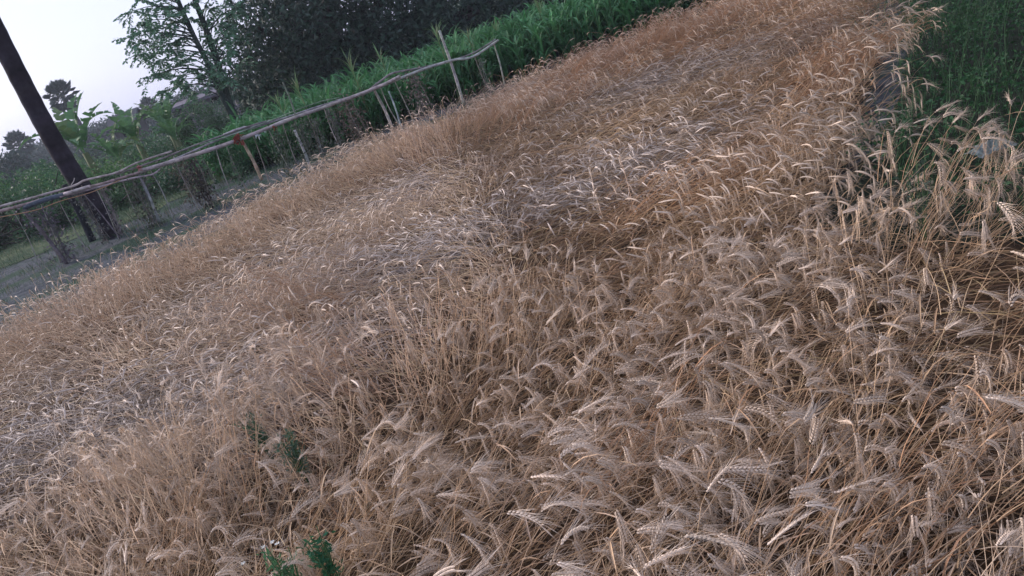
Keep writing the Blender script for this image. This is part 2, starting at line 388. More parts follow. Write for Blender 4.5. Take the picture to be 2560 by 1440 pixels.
        W.add(vv.reshape(-1, 3), [tri], cc)
        tip = (b+d*SL).reshape(-1, 3); dd = d.reshape(-1, 3); nni = ni.reshape(-1, 3); tii = np.broadcast_to(ti, d.shape).reshape(-1, 3)
        # awns: two per spikelet
        for rep in range(2):
            m_ = len(tip); AL = rng.uniform(.035, .082, m_)[:, None]*(.75+.25*np.repeat(np.tile(1-.2*tt, (n,)), 1)[:, None])
            ad = nrm(tii+.33*(dd-tii)*2.0+nni*rng.normal(0, .17, (m_, 1))+rng.normal(0, .05, (m_, 3)))
            ws = nrm(np.cross(ad, rng.normal(size=(m_, 3))))*.00052
            mid = tip+ad*AL*.5; end = tip+ad*AL+np.array([0, 0, -1.])*AL*.07+rng.normal(0, .003, (m_, 3))
            vv = np.stack([tip-ws, tip+ws, mid+ws*.85, mid-ws*.85, end], 1); base = (np.arange(m_)*5)[:, None]
            ca = np.repeat(np.repeat(chh, len(tt), 0)*rng.uniform(.85, 1.15, (m_, 1)), 5, 0)
            W.add(vv.reshape(-1, 3), [base+np.array([0, 1, 2, 3]), base+np.array([3, 2, 4])], ca)
    else:
        prof = {1: np.array([.45, .95, 1.1, 1.05, .85, .2]), 2: np.array([.6, 1.15, 1.0, .3])}[lod]
        HS = 1.0 if lod == 1 else .82; hr = (.0044*HS*rng.uniform(.85, 1.15, n))[:, None]*prof[None]
        V, q, *_ = tubes(hp, hr, sd0, 4 if lod == 1 else 3)
        k_ = 4 if lod == 1 else 3
        cc = np.repeat(chh, H*k_, 0)*rng.uniform(.85, 1.12, (n*H*k_, 1)); W.add(V, [q], cc)
        A = 18 if lod == 1 else 8; wA = .00052 if lod == 1 else .00075
        tt = np.linspace(.05, 1, A); f_ = tt*(H-1); i0 = np.clip(f_.astype(int), 0, H-2); fr = (f_-i0)[None, :, None]
        c = (hp[:, i0]*(1-fr)+hp[:, i0+1]*fr).reshape(-1, 3); ti = t[:, i0].reshape(-1, 3)
        sg = np.where(np.arange(A) % 2, 1., -1.)[None, :, None]; si = (s[:, i0]*sg).reshape(-1, 3); ni = nn[:, i0].reshape(-1, 3)
        m_ = len(c); AL = rng.uniform(.05, .09, m_)[:, None]*(1, .9, .7)[lod]
        ad = nrm(ti+.30*si+ni*rng.normal(0, .18, (m_, 1))); ws = nrm(np.cross(ad, rng.normal(size=(m_, 3))))*wA
        vv = np.stack([c-ws, c+ws, c+ad*AL+np.array([0, 0, -.006])], 1); base = (np.arange(m_)*3)[:, None]
        W.add(vv.reshape(-1, 3), [base+np.array([0, 1, 2])], np.repeat(np.repeat(chh, A, 0)*rng.uniform(.85, 1.15, (m_, 1)), 3, 0))
    # dry leaves
    lv = rng.random(N) < (0 if tiller else {0: .7, 1: .5, 2: .3}[lod]); li = np.where(lv)[0]; nl = len(li)
    kk = rng.integers(1, K-1, nl); rt = pts[li, kk]
    V, f, c = blades(rt, th[li]+rng.normal(0, .9, nl), rng.uniform(.09, .22, nl), rng.uniform(.003, .007, nl), rng.uniform(-.2, 1.0, nl), rng.uniform(-1.6, -.4, nl), 5 if lod < 2 else 4, cs[li]*rng.uniform(.8, 1.25, (nl, 1)))
    V[:, 2] = np.maximum(V[:, 2], .02)
    W.add(V, f, c)

def sample(n, x0, x1, y0, y1): return rng.uniform(x0, x1, n), rng.uniform(y0, y1, n)
DENS = 540
x, y = sample(int(16*13.4*DENS), -8.5, 7.5, -.6, 12.8)
pj = np.stack([x, y, np.full(len(x), .2)], -1); sx, sy, zz = project(pj)
mgn = 520/np.maximum(zz, .6)+160
ok = inside(x, y) & (zz > .25) & (sx > -mgn) & (sx < 2560+mgn) & (sy > -mgn) & (sy < 1440+mgn*1.4)
x, y = x[ok], y[ok]
dist = np.sqrt(x**2+y**2+1.4**2)
far = rng.random(len(x)) < np.where(dist > 6.5, .62, np.where(dist > 3.7, .8, 1.0))
hollow0 = lambda x, y: ((noise(x, y, .33, 2) < .36+.08*(x > .2)) | ((cells(x, y, .34)[1] < .12) & (noise(x, y, .9, 1) > .4)))
THs = TH_field(x, y); xt, yt = x+.36*np.cos(THs), y+.36*np.sin(THs)
hollow = (hollow0(x, y) & (rng.random(len(x)) < .7)) | (hollow0(xt, yt) & (rng.random(len(x)) < .35)); 
HB = [(blob(a, b, c_, d_, .2), 1) for a, b, c_, d_ in [(1240, 330, .26, .16), (600, 655, .34, .10), (430, 890, .34, .10), (250, 930, .34, .09), (1750, 625, .15, .10), (1610, 990, .11, .07), (1900, 790, .10, .08), (2080, 870, .11, .09),
      (2300, 810, .09, .09), (1690, 1380, .09, .07), (1250, 1425, .11, .06), (2330, 1020, .08, .07), (1180, 690, .2, .09), (900, 750, .16, .09), (2480, 640, .09, .11), (650, 1190, .10, .06), (1050, 890, .12, .06), (1880, 1190, .06, .08), (2060, 260, .3, .12), (2000, 420, .2, .12), (1330, 300, .2, .15)]]
hv = np.maximum.reduce([sum(f_(a_, b_) for f_, _ in HB) for a_, b_ in ((x, y), (xt, yt), ((x+xt)/2, (y+yt)/2))]); far &= ~hollow & (rng.random(len(x)) > np.clip(hv*1.5, 0, .93)); x, y, dist = x[far], y[far], dist[far]
# keep the lamp-free gap round the standing weeds and thin the flattened hollows a little
for l, (a, b) in enumerate([(0, 3.7), (3.7, 6.5), (6.5, 99)]):
    k = (dist >= a) & (dist < b); wheat_batch(x[k], y[k], l)
    k2 = np.where(k)[0]; k2 = k2[rng.random(len(k2)) < (.4, .35, .28)[l]]; wheat_batch(x[k2]+rng.normal(0, .1, len(k2)), y[k2]+rng.normal(0, .1, len(k2)), l, True)
# fallen straw lying on the soil
n = 26000; lx, ly = sample(n*3, -8, 7, .3, 12.5)
pj = np.stack([lx, ly, 0*lx+.05], -1); sx, sy, zz = project(pj)
k = inside(lx, ly) & (zz > .3) & (sx > -200) & (sx < 2760) & (sy > -100) & (sy < 1640); lx, ly = lx[k][:n], ly[k][:n]; n = len(lx)
a = TH_field(lx, ly)+rng.normal(0, .7, n); L_ = rng.uniform(.1, .35, n); tl = rng.normal(0, .12, n)
d = np.stack([np.cos(a)*np.cos(tl), np.sin(a)*np.cos(tl), np.sin(tl)], -1)
c0 = np.stack([lx, ly, rng.uniform(.03, .12, n)], -1)
pts = np.stack([c0-d*L_[:, None]/2, c0+np.array([0, 0, .015]), c0+d*L_[:, None]/2], 1); pts[:, :, 2] = np.maximum(pts[:, :, 2], .02)
V, q, *_ = tubes(pts, np.full((n, 3), .002), np.stack([-np.sin(a), np.cos(a), 0*a], -1), 3)
W.add(V, [q], np.repeat(vary(C_STEM*.7, n, .3), 9, 0))
tag(W.build('wheat', M_straw), 'ripe tan bearded wheat lying flattened and tangled over the whole field', 'wheat', kind='stuff')
print('wheat verts', W.n); del W

# ------------------------------------------------------------------ green fodder crop behind the fence
CROP = np.array([(-4.6, 14.2), (-2.6, 13.4), (-.9, 13.2), (.3, 13.2), (1.5, 13.4), (3.0, 13.6), (4.2, 13.2), (5.6, 13.2), (7.5, 12.3), (12, 12.5), (14, 20), (-5, 19)])
def crop_plants(mb, x, y, H, col, nb=9, W_=.03):
    N = len(x); xx = np.repeat(x, nb); yy = np.repeat(y, nb); hh = np.repeat(H, nb)
    rt = np.stack([xx, yy, hh*rng.uniform(.05, .72, N*nb)], -1); k = N*nb
    V, f, c = blades(rt, rng.uniform(0, 6.28, k), hh*rng.uniform(.38, .62, k), rng.uniform(.6, 1.3, k)*W_, rng.uniform(R(50), R(82), k), rng.uniform(R(-70), R(10), k), 6, vary(col, k, .3, .1))
    mb.add(V, f, c)
    p0 = np.stack([x, y, 0*x], -1); p1 = p0+np.stack([rng.normal(0, .04, N), rng.normal(0, .04, N), H*.8], -1)
    pts = np.stack([p0, (p0+p1)/2, p1], 1); V, q, *_ = tubes(pts, np.full((N, 3), .007), np.tile([[0, 1., 0]], (N, 1)), 3); mb.add(V, [q], np.repeat(vary((.08, .14, .05), N), 9, 0))
cb = MB()
x, y = sample(9000, -5, 13, 12.3, 20)
k = inside(x, y, CROP) & (rng.random(len(x)) < np.where(y < 15.5, 1, .5)); x, y = x[k], y[k]
crop_plants(cb, x, y, .80*rng.uniform(.7, 1.2, len(x))*(.85+.3*noise(x, y, .9, 2))*(1-.12*np.clip((x-3)/3, 0, 1)), (.075, .215, .085), 8, .052)
tag(cb.build('fodder_crop', M_leaf), 'dense bright green fodder crop standing behind the bamboo fence', 'crop', kind='stuff')

# tall stalks that stand above it
def tall_plant(px, py, yy, Ht, label, dead=.0):
    g = P(px, py, yy); b = np.array([g[0], g[1], 0]); H = g[2]
    t = thing('maize_plant', b, label, 'maize', 'tall maize plants behind the fence')
    m = MB(); tube1(m, [(0, 0, 0), (.01, 0, H*.5), (0, .01, H*.86)], [.012, .010, .006], (.17, .22, .10), 6); m.build('stem', M_dull, t)
    m = MB(); nb = 14; V, f, c = blades(np.stack([0*np.zeros(nb), np.zeros(nb), H*rng.uniform(.5, .9, nb)], -1), rng.uniform(0, 6.28, nb), rng.uniform(.3, .5, nb), rng.uniform(.012, .022, nb), rng.uniform(R(55), R(80), nb), rng.uniform(R(-30), R(50), nb), 6, vary((.14, .24, .11), nb))
    m.add(V, f, c); m.build('leaves', M_leaf, t)
    m = MB(); nb = 9; V, f, c = blades(np.stack([np.zeros(nb), np.zeros(nb), np.full(nb, H*.84)], -1), rng.uniform(0, 6.28, nb), rng.uniform(.16, .26, nb)*1.0, np.full(nb, .008), rng.uniform(R(60), R(85), nb), rng.uniform(R(20), R(70), nb), 4, vary((.26, .27, .15), nb))
    m.add(V, f, c); m.build('tassel', M_dull, t)
for a in [(1085, 70, 13.4, 0, 'tall tasselled maize plant just left of the fence end post'), (1165, 75, 13.8, 0, 'tall maize plant just right of the fence end post'),
          (865, 140, 13.5, 0, 'spindly maize plant in front of the dark tree, left of the middle of the rail'), (945, 130, 14.2, 0, 'maize plant with drooping fan of leaves above the middle of the rail'),
          (735, 200, 13.6, 0, 'thin maize plant beside the leaning bare post over the rail'), (1340, 0, 14.5, 0, 'lone pale maize stalk beyond the end of the rail'),
          (1235, 60, 14.8, 0, 'maize plant above the tip of the bamboo rail'), (690, 245, 14.2, 0, 'short maize plant by the white lamp')]:
    tall_plant(*a)

# ------------------------------------------------------------------ low green clover on the right
cl = MB()
CLOV = np.array([(7.6, 12.3), (5.8, 9.3), (4.7, 7.5), (3.9, 6.2), (3.1, 5.05), (2.4, 4.25), (1.75, 3.65), (1.5, 3.2), (1.7, 2.8), (1.85, 2.2), (2.4, .8), (9, 4), (13, 13)])
x, y = sample(110000, 2, 11, 1.2, 13)
pj = np.stack([x, y, 0*x+.15], -1); sx, sy, zz = project(pj)
k = inside(x, y, CLOV) & (sx > -100) & (sx < 2560+900/np.maximum(zz, 1)) & (sy > -300); x, y = x[k], y[k]
hz = .05+.22*noise(x, y, .35, 1)+.14*noise(x, y, .12, 3)
z = hz*rng.random(len(x))**.5
n = len(x); pos = np.stack([x, y, z], -1)
dirs = nrm(np.stack([rng.normal(size=n), rng.normal(size=n), rng.normal(.3, .5, n)], -1))
V, f, c = leaves(pos, rng.uniform(.018, .038, n), .62, vary((.030, .092, .035), n, .35), dirs=dirs); cl.add(V, f, c)
k = rng.random(n) < .16; nb = k.sum()
V, f, c = blades(pos[k]*np.array([1, 1, 0]), rng.uniform(0, 6.28, nb), hz[k]*rng.uniform(1.1, 2.0, nb), np.full(nb, .004), np.full(nb, R(80)), rng.uniform(R(-10), R(60), nb), 4, vary((.05, .12, .05), nb)); cl.add(V, f, c)
print('clover', n)
tag(cl.build('clover', M_leaf), 'low dark green clover growing along the right side of the wheat', 'clover', kind='stuff')
M_c = ground_mat('clover_soil', (.012, .02, .012), (.03, .035, .025), 8)
sheet('clover_bed', CLOV[::-1], .03, M_c)

# tufts along the field margin and under the fence
gb = MB()
x, y = sample(60000, -10, 9, 6, 16.5)
e_ = edge_dist(x, y); k = (~inside(x, y)) & (~inside(x, y, CLOV)) & (rng.random(len(x)) < np.exp(-e_/.22)*.5+.55*(noise(x, y, .4, 2) > .42)+.5*(y > 12.8+.5*noise(x, y, 1, 3))*(x < 0)*noise(x, y, .7, 1)); x, y = x[k], y[k]; n = len(x)
dry = rng.random(n) < np.where(y > 12.5, .12, .25)
col = np.where(dry[:, None], vary((.27, .24, .17), n), vary((.07, .13, .07), n))
V, f, c = blades(np.stack([x, y, 0*x-.02], -1), rng.uniform(0, 6.28, n), rng.uniform(.06, .2, n)*np.where(edge_dist(x, y) < .3, 1.7, 1), rng.uniform(.004, .009, n), rng.uniform(R(50), R(85), n), rng.uniform(R(-40), R(60), n), 4, col); gb.add(V, f, c)
tag(gb.build('margin_grass', M_dull), 'short mixed grass tufts between the wheat and the fence', 'grass', kind='stuff')

# ------------------------------------------------------------------ bamboo fence
def fy_(px, py):                         # fence stands on this line
    y = 12.0
    for _ in range(4): y = 12.25+.13*P(px, py, y)[0]
    return y
def FP(px, py, off=0.0): return P(px, py, fy_(px, py)+off)
f0 = FP(600, 345); FB = np.array([f0[0], f0[1], 0])
fence = thing('bamboo_fence', FB, 'rough fence of long bamboo poles tied to leaning stakes along the field edge', 'fence')
def pole(name, px, r, col, off=0, taper=.75, n=None, parent=fence, base=FB, mat=M_bamboo, nodes=True):
    pts = np.array([FP(a, b, off) for a, b in px])-base; n = n or len(px)*5
    pp = smooth_path(pts, n); rr = np.linspace(r, r*taper, n)
    if nodes: rr = rr*(1+.16*(np.arange(n) % 4 == 0))
    m = MB(); cc = np.repeat(vary(col, n, .22, .04), 8, 0); 
    tube1(m, pp, rr, cc, 8); return m.build(name, mat, parent, smooth=True)
greyb = (.19, .175, .18); paleb = (.34, .30, .29); pink = (.29, .22, .21); dk = (.06, .075, .10); grn = (.19, .27, .19)
pole('rail', [(-260, 600), (-120, 560), (0, 528), (60, 512), (130, 492), (230, 466), (300, 446), (420, 408)], .024, pink, -.03)
pole('rail', [(350, 428), (470, 392), (590, 352), (720, 300), (800, 272), (880, 243), (960, 211), (1000, 190)], .030, paleb, -.06)
pole('rail', [(860, 253), (950, 217), (1040, 180), (1130, 151), (1180, 143), (1235, 108), (1246, 100)], .022, (.34, .36, .34), -.03)
pole('rail', [(905, 240), (955, 200), (985, 182), (1050, 170), (1120, 153), (1180, 134), (1240, 98)], .016, greyb, .03, .6)
pole('rail', [(-60, 532), (60, 500), (180, 466), (215, 450), (290, 432), (345, 406), (430, 378)], .017, paleb, .03)
pole('rail', [(150, 492), (230, 472), (330, 446), (380, 436), (400, 423)], .015, (.36, .30, .32), -.07)
pole('rail', [(160, 486), (225, 466)], .026, (.42, .36, .36), -.09, 1, 6, nodes=False)
pole('rail', [(290, 436), (400, 398), (480, 366), (560, 337), (640, 310), (700, 296)], .012, greyb, .05)
pole('rail', [(340, 436), (450, 392), (540, 352), (600, 330), (680, 305), (790, 268), (870, 243)], .014, (.26, .25, .27), .04)
pole('rail', [(560, 338), (600, 322), (640, 314), (700, 296)], .022, (.33, .31, .33), .08)
pole('rail', [(500, 362), (590, 334), (650, 312), (735, 278), (800, 254), (850, 244)], .008, grn, .02, nodes=False)
pole('rail', [(60, 520), (110, 500), (165, 486)], .036, dk, -.05, 1, 8, nodes=False)
def leaf_cord():
    m = MB(); pts = np.array([FP(a, b, -.1) for a, b in [(-80, 560), (0, 543), (90, 525), (150, 503), (230, 480), (300, 450)]])-FB
    tube1(m, smooth_path(pts, 24), .006, (.45, .27, .16), 5); m.build('cord', M_cloth, fence)
leaf_cord()
for k_, (a, b, r, c) in enumerate([((1098, 76), (1160, 262), .022, (.33, .34, .31)), ((934, 222), (982, 322), .022, (.32, .31, .28)), ((972, 228), (1006, 330), .013, (.30, .38, .38)),
         ((707, 205), (742, 300), .012, (.16, .19, .15)), ((736, 325), (778, 425), .022, (.38, .38, .37)), ((604, 350), (655, 450), .024, (.36, .28, .20)),
         ((178, 462), (186, 445), .006, (.45, .4, .4)), ((196, 470), (300, 596), .009, (.16, .14, .16)), ((60, 528), (170, 662), .028, (.13, .11, .125)), ((345, 430), (400, 560), .02, (.26, .27, .27)),
         ((1235, 110), (1262, 215), .012, (.28, .3, .26))]):
    pb = FP(*b); pa = FP(*a)
    m = MB(); pp = smooth_path(np.array([pa, (pa+pb)/2+np.array([.015, 0, 0]), pb])-FB, 10); tube1(m, pp, np.linspace(r*.85, r*1.1, 10)*(1+.12*(np.arange(10) % 3 == 0)), vary(c, 10, .2).repeat(8, 0), 8)
    m.build('stake', M_bamboo, fence, smooth=True)
for k_ in range(26):
    px_ = 20+k_*46+rng.uniform(-16, 16)
    if 1050 < px_ < 1170: continue
    pt0 = np.interp(px_, [0, 130, 300, 600, 880, 1130, 1246], [528, 492, 446, 349, 243, 151, 100]); ln = rng.uniform(95, 125)*(1-.12*(px_ > 800)); lean = rng.uniform(.30, .52)
    pa = FP(px_-4, pt0-rng.uniform(-3, 14), rng.uniform(-.02, .06)); pb = FP(px_+ln*lean, pt0+ln, rng.uniform(-.02, .06)); pb[2] = min(pb[2], .02)
    m = MB(); tube1(m, smooth_path(np.array([pa, (pa+pb)/2+rng.normal(0, .02, 3), pb])-FB, 8), np.linspace(.006, .009, 8), vary(((.25, .24, .22), (.17, .15, .13), (.30, .30, .28))[k_ % 3], 8, .2).repeat(6, 0), 6, .15)
    m.build('stake', M_bamboo, fence)
def binding(px, py, r=.045, off=-.02, col=(.12, .11, .11)):
    c = FP(px, py, off)-FB; m = MB()
    for j in range(5):
        a = np.linspace(0, 2*np.pi, 12); ax = nrm((FP(px+20, py-8)-FP(px-20, py+8))[None])[0]
        u_ = np.array([0, 1., 0]); v_ = np.cross(ax, u_)
        pts = c+ax*(j-2)*.012+(np.cos(a)[:, None]*u_+np.sin(a)[:, None]*v_)*r*rng.uniform(.9, 1.15)
        tube1(m, pts, .0055, col, 5)
    m.build('binding', M_cloth, fence)
for a in [(1125, 152), (955, 213), (738, 293), (390, 425), (232, 468), (884, 243), (66, 512)]: binding(*a)

# rags on the rail
def rag(name, px, py, size, col, label, cat, mat=M_cloth, n=10, elong=1.0):
    c = FP(px, py, -.08); t = MB(); 
    for s_ in range(n):
        K = 6; a = rng.uniform(0, 6.28); L = size*rng.uniform(.5, 1.1); w_ = size*rng.uniform(.12, .3)
        d = nrm(np.array([[math.cos(a), .25*rng.normal(), math.sin(a)-.6*elong]]))[0]
        sd_ = nrm(np.cross(d, np.array([0, 1, .2]))[None])[0]
        u_ = np.linspace(0, 1, K)[:, None]
        pth = d*L*u_+np.array([0, 0, -.35])*L*u_**2+np.array([0, -.04, 0])*np.sin(u_*5+s_)
        ww = w_*(1-.5*u_)*(.8+.3*np.sin(u_*7+s_))
        A = np.concatenate([pth-sd_*ww, pth+np.array([0, -.02, 0])*ww/size, pth+sd_*ww], 1).reshape(-1, 3)
        k0 = np.arange(K-1)[:, None]*3; j = np.arange(2)[None]; q = np.stack([k0+j, k0+j+1, k0+j+4, k0+j+3], -1).reshape(-1, 4)
        t.add(A, [q], vary(col, len(A), .12, .04))
    o = t.build(name, mat); o.location = tuple(c); return tag(o, label, cat)
rag('rag', 594, 340, .11, (.20, .055, .04), 'dark red cloth rag knotted round the bamboo rail', 'rag', n=16)
rag('rag', 684, 316, .05, (.32, .10, .07), 'small orange red cloth scrap hanging from the rail right of the white strips', 'rag', n=7)
rag('cloth_strip', 345, 418, .07, (.34, .15, .15), 'faded pinkish red cloth wound along the left half of the rail', 'cloth', n=8, elong=.2)
rag('plastic_scrap', 642, 338, .065, (.62, .68, .74), 'white plastic scrap hanging below the rail beside the red rag', 'plastic', M_film, 5, 1.6)
rag('plastic_scrap', 662, 328, .03, (.6, .66, .7), 'smallest white plastic strip on the rail, between the two red rags', 'plastic', M_film, 4, 1.6)

# dried vines and stems hanging under the rail
def vine(pts_px, r, col, leafcol, nl, label, spread=.10):
    b = FP(*pts_px[-1]); base = np.array([b[0], b[1], 0])
    t = thing('dried_vine', base, label, 'vine', 'vines under the bamboo rail')
    m = MB()
    pp0 = np.array([FP(*q, .05) for q in pts_px])-base
    for s_ in range(5):
        j = rng.normal(0, spread*.4, (len(pp0), 3)); pp = smooth_path(pp0+j, 14); pp[:, 2] = np.maximum(pp[:, 2], 0); tube1(m, pp, np.linspace(r*.5, r, 14)*rng.uniform(.35, 1), vary(col, 14).repeat(5, 0), 5)
    m.build('stems', M_bark, t)
    u_ = rng.random(nl)*.95; P0 = smooth_path(pp0, 40)[(u_*39).astype(int)]+rng.normal(0, spread, (nl, 3))*np.array([1, 1, .8]); P0[:, 2] = np.maximum(P0[:, 2], .02)
    m = MB(); V, f, c = leaves(P0, rng.uniform(.03, .08, nl), .45, vary(leafcol, nl, .35), up=-.6); m.add(V, f, c); m.build('foliage', M_dull, t)
dl = (.13, .13, .12); gl = (.07, .13, .07); br_ = (.10, .085, .07)
for args in [([(80, 520), (130, 570), (175, 655)], .012, dl, (.11, .10, .12), 500, 'thick purplish tangle of dry vine under the left end of the rail', .10),
             ([(190, 480), (225, 540), (262, 600)], .008, dl, (.10, .11, .11), 260, 'dry vine hanging against the left face of the palm trunk', .07),
             ([(255, 470), (285, 540), (303, 585)], .010, (.24, .22, .22), (.14, .13, .13), 160, 'pale dry vine climbing the right edge of the palm trunk', .04),
             ([(325, 450), (360, 520), (400, 600)], .010, dl, (.075, .09, .06), 420, 'leafy olive vine just right of the palm trunk', .10),
             ([(350, 440), (375, 510), (390, 560)], .006, (.2, .21, .2), dl, 120, 'thin grey vine beside the leafy olive one', .05),
             ([(440, 405), (465, 450), (495, 505)], .008, (.2, .19, .17), (.14, .13, .10), 320, 'dusty brown vine left of the dark twisted stem', .09),
             ([(480, 398), (500, 455), (512, 485), (540, 520)], .017, br_, (.06, .055, .05), 420, 'dark twisted stem with dry leaves in the middle of the open gap', .08),
             ([(505, 395), (530, 440), (548, 470)], .005, (.24, .24, .22), gl, 60, 'bare thin slanting vine right of the dark twisted stem', .04),
             ([(572, 375), (590, 420), (602, 455)], .005, (.2, .2, .18), gl, 180, 'small green vine left of the orange brown stake', .07),
             ([(690, 330), (705, 380), (720, 430)], .006, (.17, .18, .16), (.08, .11, .07), 360, 'vine with grey green leaves midway between the orange brown and grey stakes', .10),
             ([(745, 310), (760, 360), (778, 400)], .006, (.22, .22, .2), (.10, .12, .09), 340, 'brush of dry stems wrapped round the short grey stake', .09),
             ([(785, 300), (800, 350), (812, 400)], .006, (.3, .3, .28), (.10, .12, .09), 200, 'pale double stem right of the short grey stake', .06),
             ([(822, 275), (840, 320), (856, 372)], .008, (.26, .26, .23), (.11, .12, .10), 260, 'pale vine stem in front of the green crop left of the brown brush', .05),
             ([(860, 262), (885, 310), (908, 360)], .008, (.2, .17, .14), (.13, .105, .085), 520, 'wide brush of brown dead leaves under the middle of the rail', .12),
             ([(1030, 185), (1045, 240), (1062, 285)], .006, (.24, .22, .2), (.16, .14, .12), 380, 'brown dead brush midway between the pale stake and the end post', .10),
             ([(1200, 150), (1210, 185), (1220, 225)], .005, (.26, .28, .24), (.1, .13, .09), 100, 'thin green brown stem under the free tip of the rail', .05)]:
    vine(*args)

# ------------------------------------------------------------------ dark palm trunk
tb = P(290, 600, 12.35); base = np.array([tb[0], tb[1], 0])
pt = thing('palm_tree', base, 'tall leaning palm with smooth dark trunk behind the left part of the rail', 'palm tree')
path = [P(a, b, 12.35)-base for a, b in [(298, 612), (278, 580), (240, 520), (190, 445), (135, 355), (70, 235), (0, 98), (-75, -55), (-190, -290)]]
path[0][2] = -.05
pp = smooth_path(path, 60); rr = np.interp(np.linspace(0, 1, 60), [0, .06, .15, 1], [.24, .165, .145, .13])*(1+.035*(np.arange(60) % 3 == 0))
m = MB(); tube1(m, pp, rr, vary((.026, .022, .030), 60, .45).repeat(14, 0), 14, cap=True); m.build('trunk', M_bark, pt, smooth=True)
m = MB(); top = pp[-1]
for j in range(18):
    az = j*2.4; el = rng.uniform(-.5, 1.2); L = rng.uniform(1.0, 1.4); d = np.array([math.cos(az)*math.cos(el), math.sin(az)*math.cos(el), math.sin(el)])
    tube1(m, [top, top+d*L], [.02, .012], (.06, .09, .04), 5)
    n = 26; aa = np.linspace(-1.9, 1.9, n); s_ = nrm(np.cross(d, [0, 0, 1.])[None])[0]; e_ = top+d*L
    dd = np.cos(aa)[:, None]*d+np.sin(aa)[:, None]*s_+np.array([0, 0, -.15]); V, f, c = leaves(np.tile(e_, (n, 1)), rng.uniform(.7, .95, n), .11, vary((.03, .06, .03), n), dirs=nrm(dd)); m.add(V, f, c)
m.build('crown', M_leaf, pt)
sb = P(226, 594, 12.6); base = np.array([sb[0], sb[1], 0])
m = MB(); tube1(m, smooth_path([base*0+np.array([0, 0, -.05]), P(205, 545, 12.6)-base, P(182, 500, 12.6)-base, P(160, 462, 12.6)-base], 14), np.linspace(.06, .045, 14), vary((.025, .028, .035), 14).repeat(8, 0), 8)
o = m.build('wooden_post', M_bark, smooth=True); o.location = tuple(base); tag(o, 'short thin dark post left of the palm trunk', 'post')

# ------------------------------------------------------------------ trees
def crown_leaves(m, centers, radii, per, size, col, v=.35, asp=.42, up=-.3, shell=.55):
    for c, r_ in zip(centers, radii):
        n = int(per*np.mean(r_)**2); d = nrm(rng.normal(size=(n, 3))); rr = (shell+(1-shell)*rng.random(n)**.7)[:, None]*(1+.22*np.sin(d[:, :1]*7+c[0]*3)*np.cos(d[:, 1:2]*6+c[2]*2))
        V, f, cc = leaves(np.asarray(c)+d*rr*np.asarray(r_), rng.uniform(.7, 1.3, n)*size, asp, vary(col, n, v, .08), up=up)
        m.add(V, f, cc)
def tree_limbs(m, base, tips, r0, col, mid=.45):
    for tp in tips:
        tp = np.asarray(tp, float); a = base+(tp-base)*mid*np.array([.35, .35, 1])+rng.normal(0, .1, 3)
        tube1(m, smooth_path([base, a, tp], 9), np.linspace(r0, r0*.18, 9), col, 7, .08)

def big_tree(base, cx, clumps, per, leaf, col, label, name='mango_tree', group=None, tr=.35):
    t = thing(name, base, label, 'tree', group); base = np.asarray(base, float)
    m = MB(); cs = [np.asarray(c[:3])-base for c in clumps]
    tree_limbs(m, np.array([0, 0, .0]), [c for c in cs[::3]], tr, (.035, .03, .03)); m.build('trunk', M_bark, t)
    m = MB(); crown_leaves(m, cs, [np.array([c[3], c[3], c[3]*.8]) for c in clumps], per, leaf, col, v=.5, shell=.74); m.build('crown', M_leaf, t)
# dense dark tree: clumps round picture points, each with its own depth
cl_ = []
spots = [(640, 60), (625, 150), (640, 220), (690, 20), (700, 110), (710, 190), (760, 60), (790, 150), (850, 90), (830, 10), (640, -60), (760, -60), (900, 20), (960, 90), (920, 150), (1010, 30), (1060, 70),
         (1120, 20), (1000, -50), (1150, -30), (880, -70), (1200, 30), (680, 250), (760, 215), (840, 180), (980, 130), (1060, 110), (700, -150), (860, -180), (1050, -160), (1250, -20), (1280, 40)]
for (a, b) in spots:
    for yy in (23, 26.5):
        q_ = P(a+rng.normal(0, 12), b+rng.normal(0, 12), yy+rng.uniform(-.7, .7)); q_[2] = max(q_[2], .7); cl_.append((*q_, rng.uniform(.95, 1.4)))
bb = P(860, 180, 25); big_tree((bb[0], 25.0, 0), 0, cl_, 520, .18, (.038, .07, .05), 'huge dense dark leafed tree standing behind the green crop')
cl_ = []
for (a, b) in [(1330, -20), (1400, -70), (1300, -90), (1460, -40), (1540, -60), (1620, -70), (1700, -90), (1500, -140)]:
    for yy in (25, 28): q_ = P(a, b, yy+rng.uniform(-.6, .6)); q_[2] = max(q_[2], .9); cl_.append((*q_, rng.uniform(1.1, 1.5)))
bb = P(1450, -20, 26); big_tree((bb[0], 26.5, 0), 0, cl_, 420, .18, (.038, .07, .048), 'dark leafed tree mostly cut off by the top edge, right of the huge one')

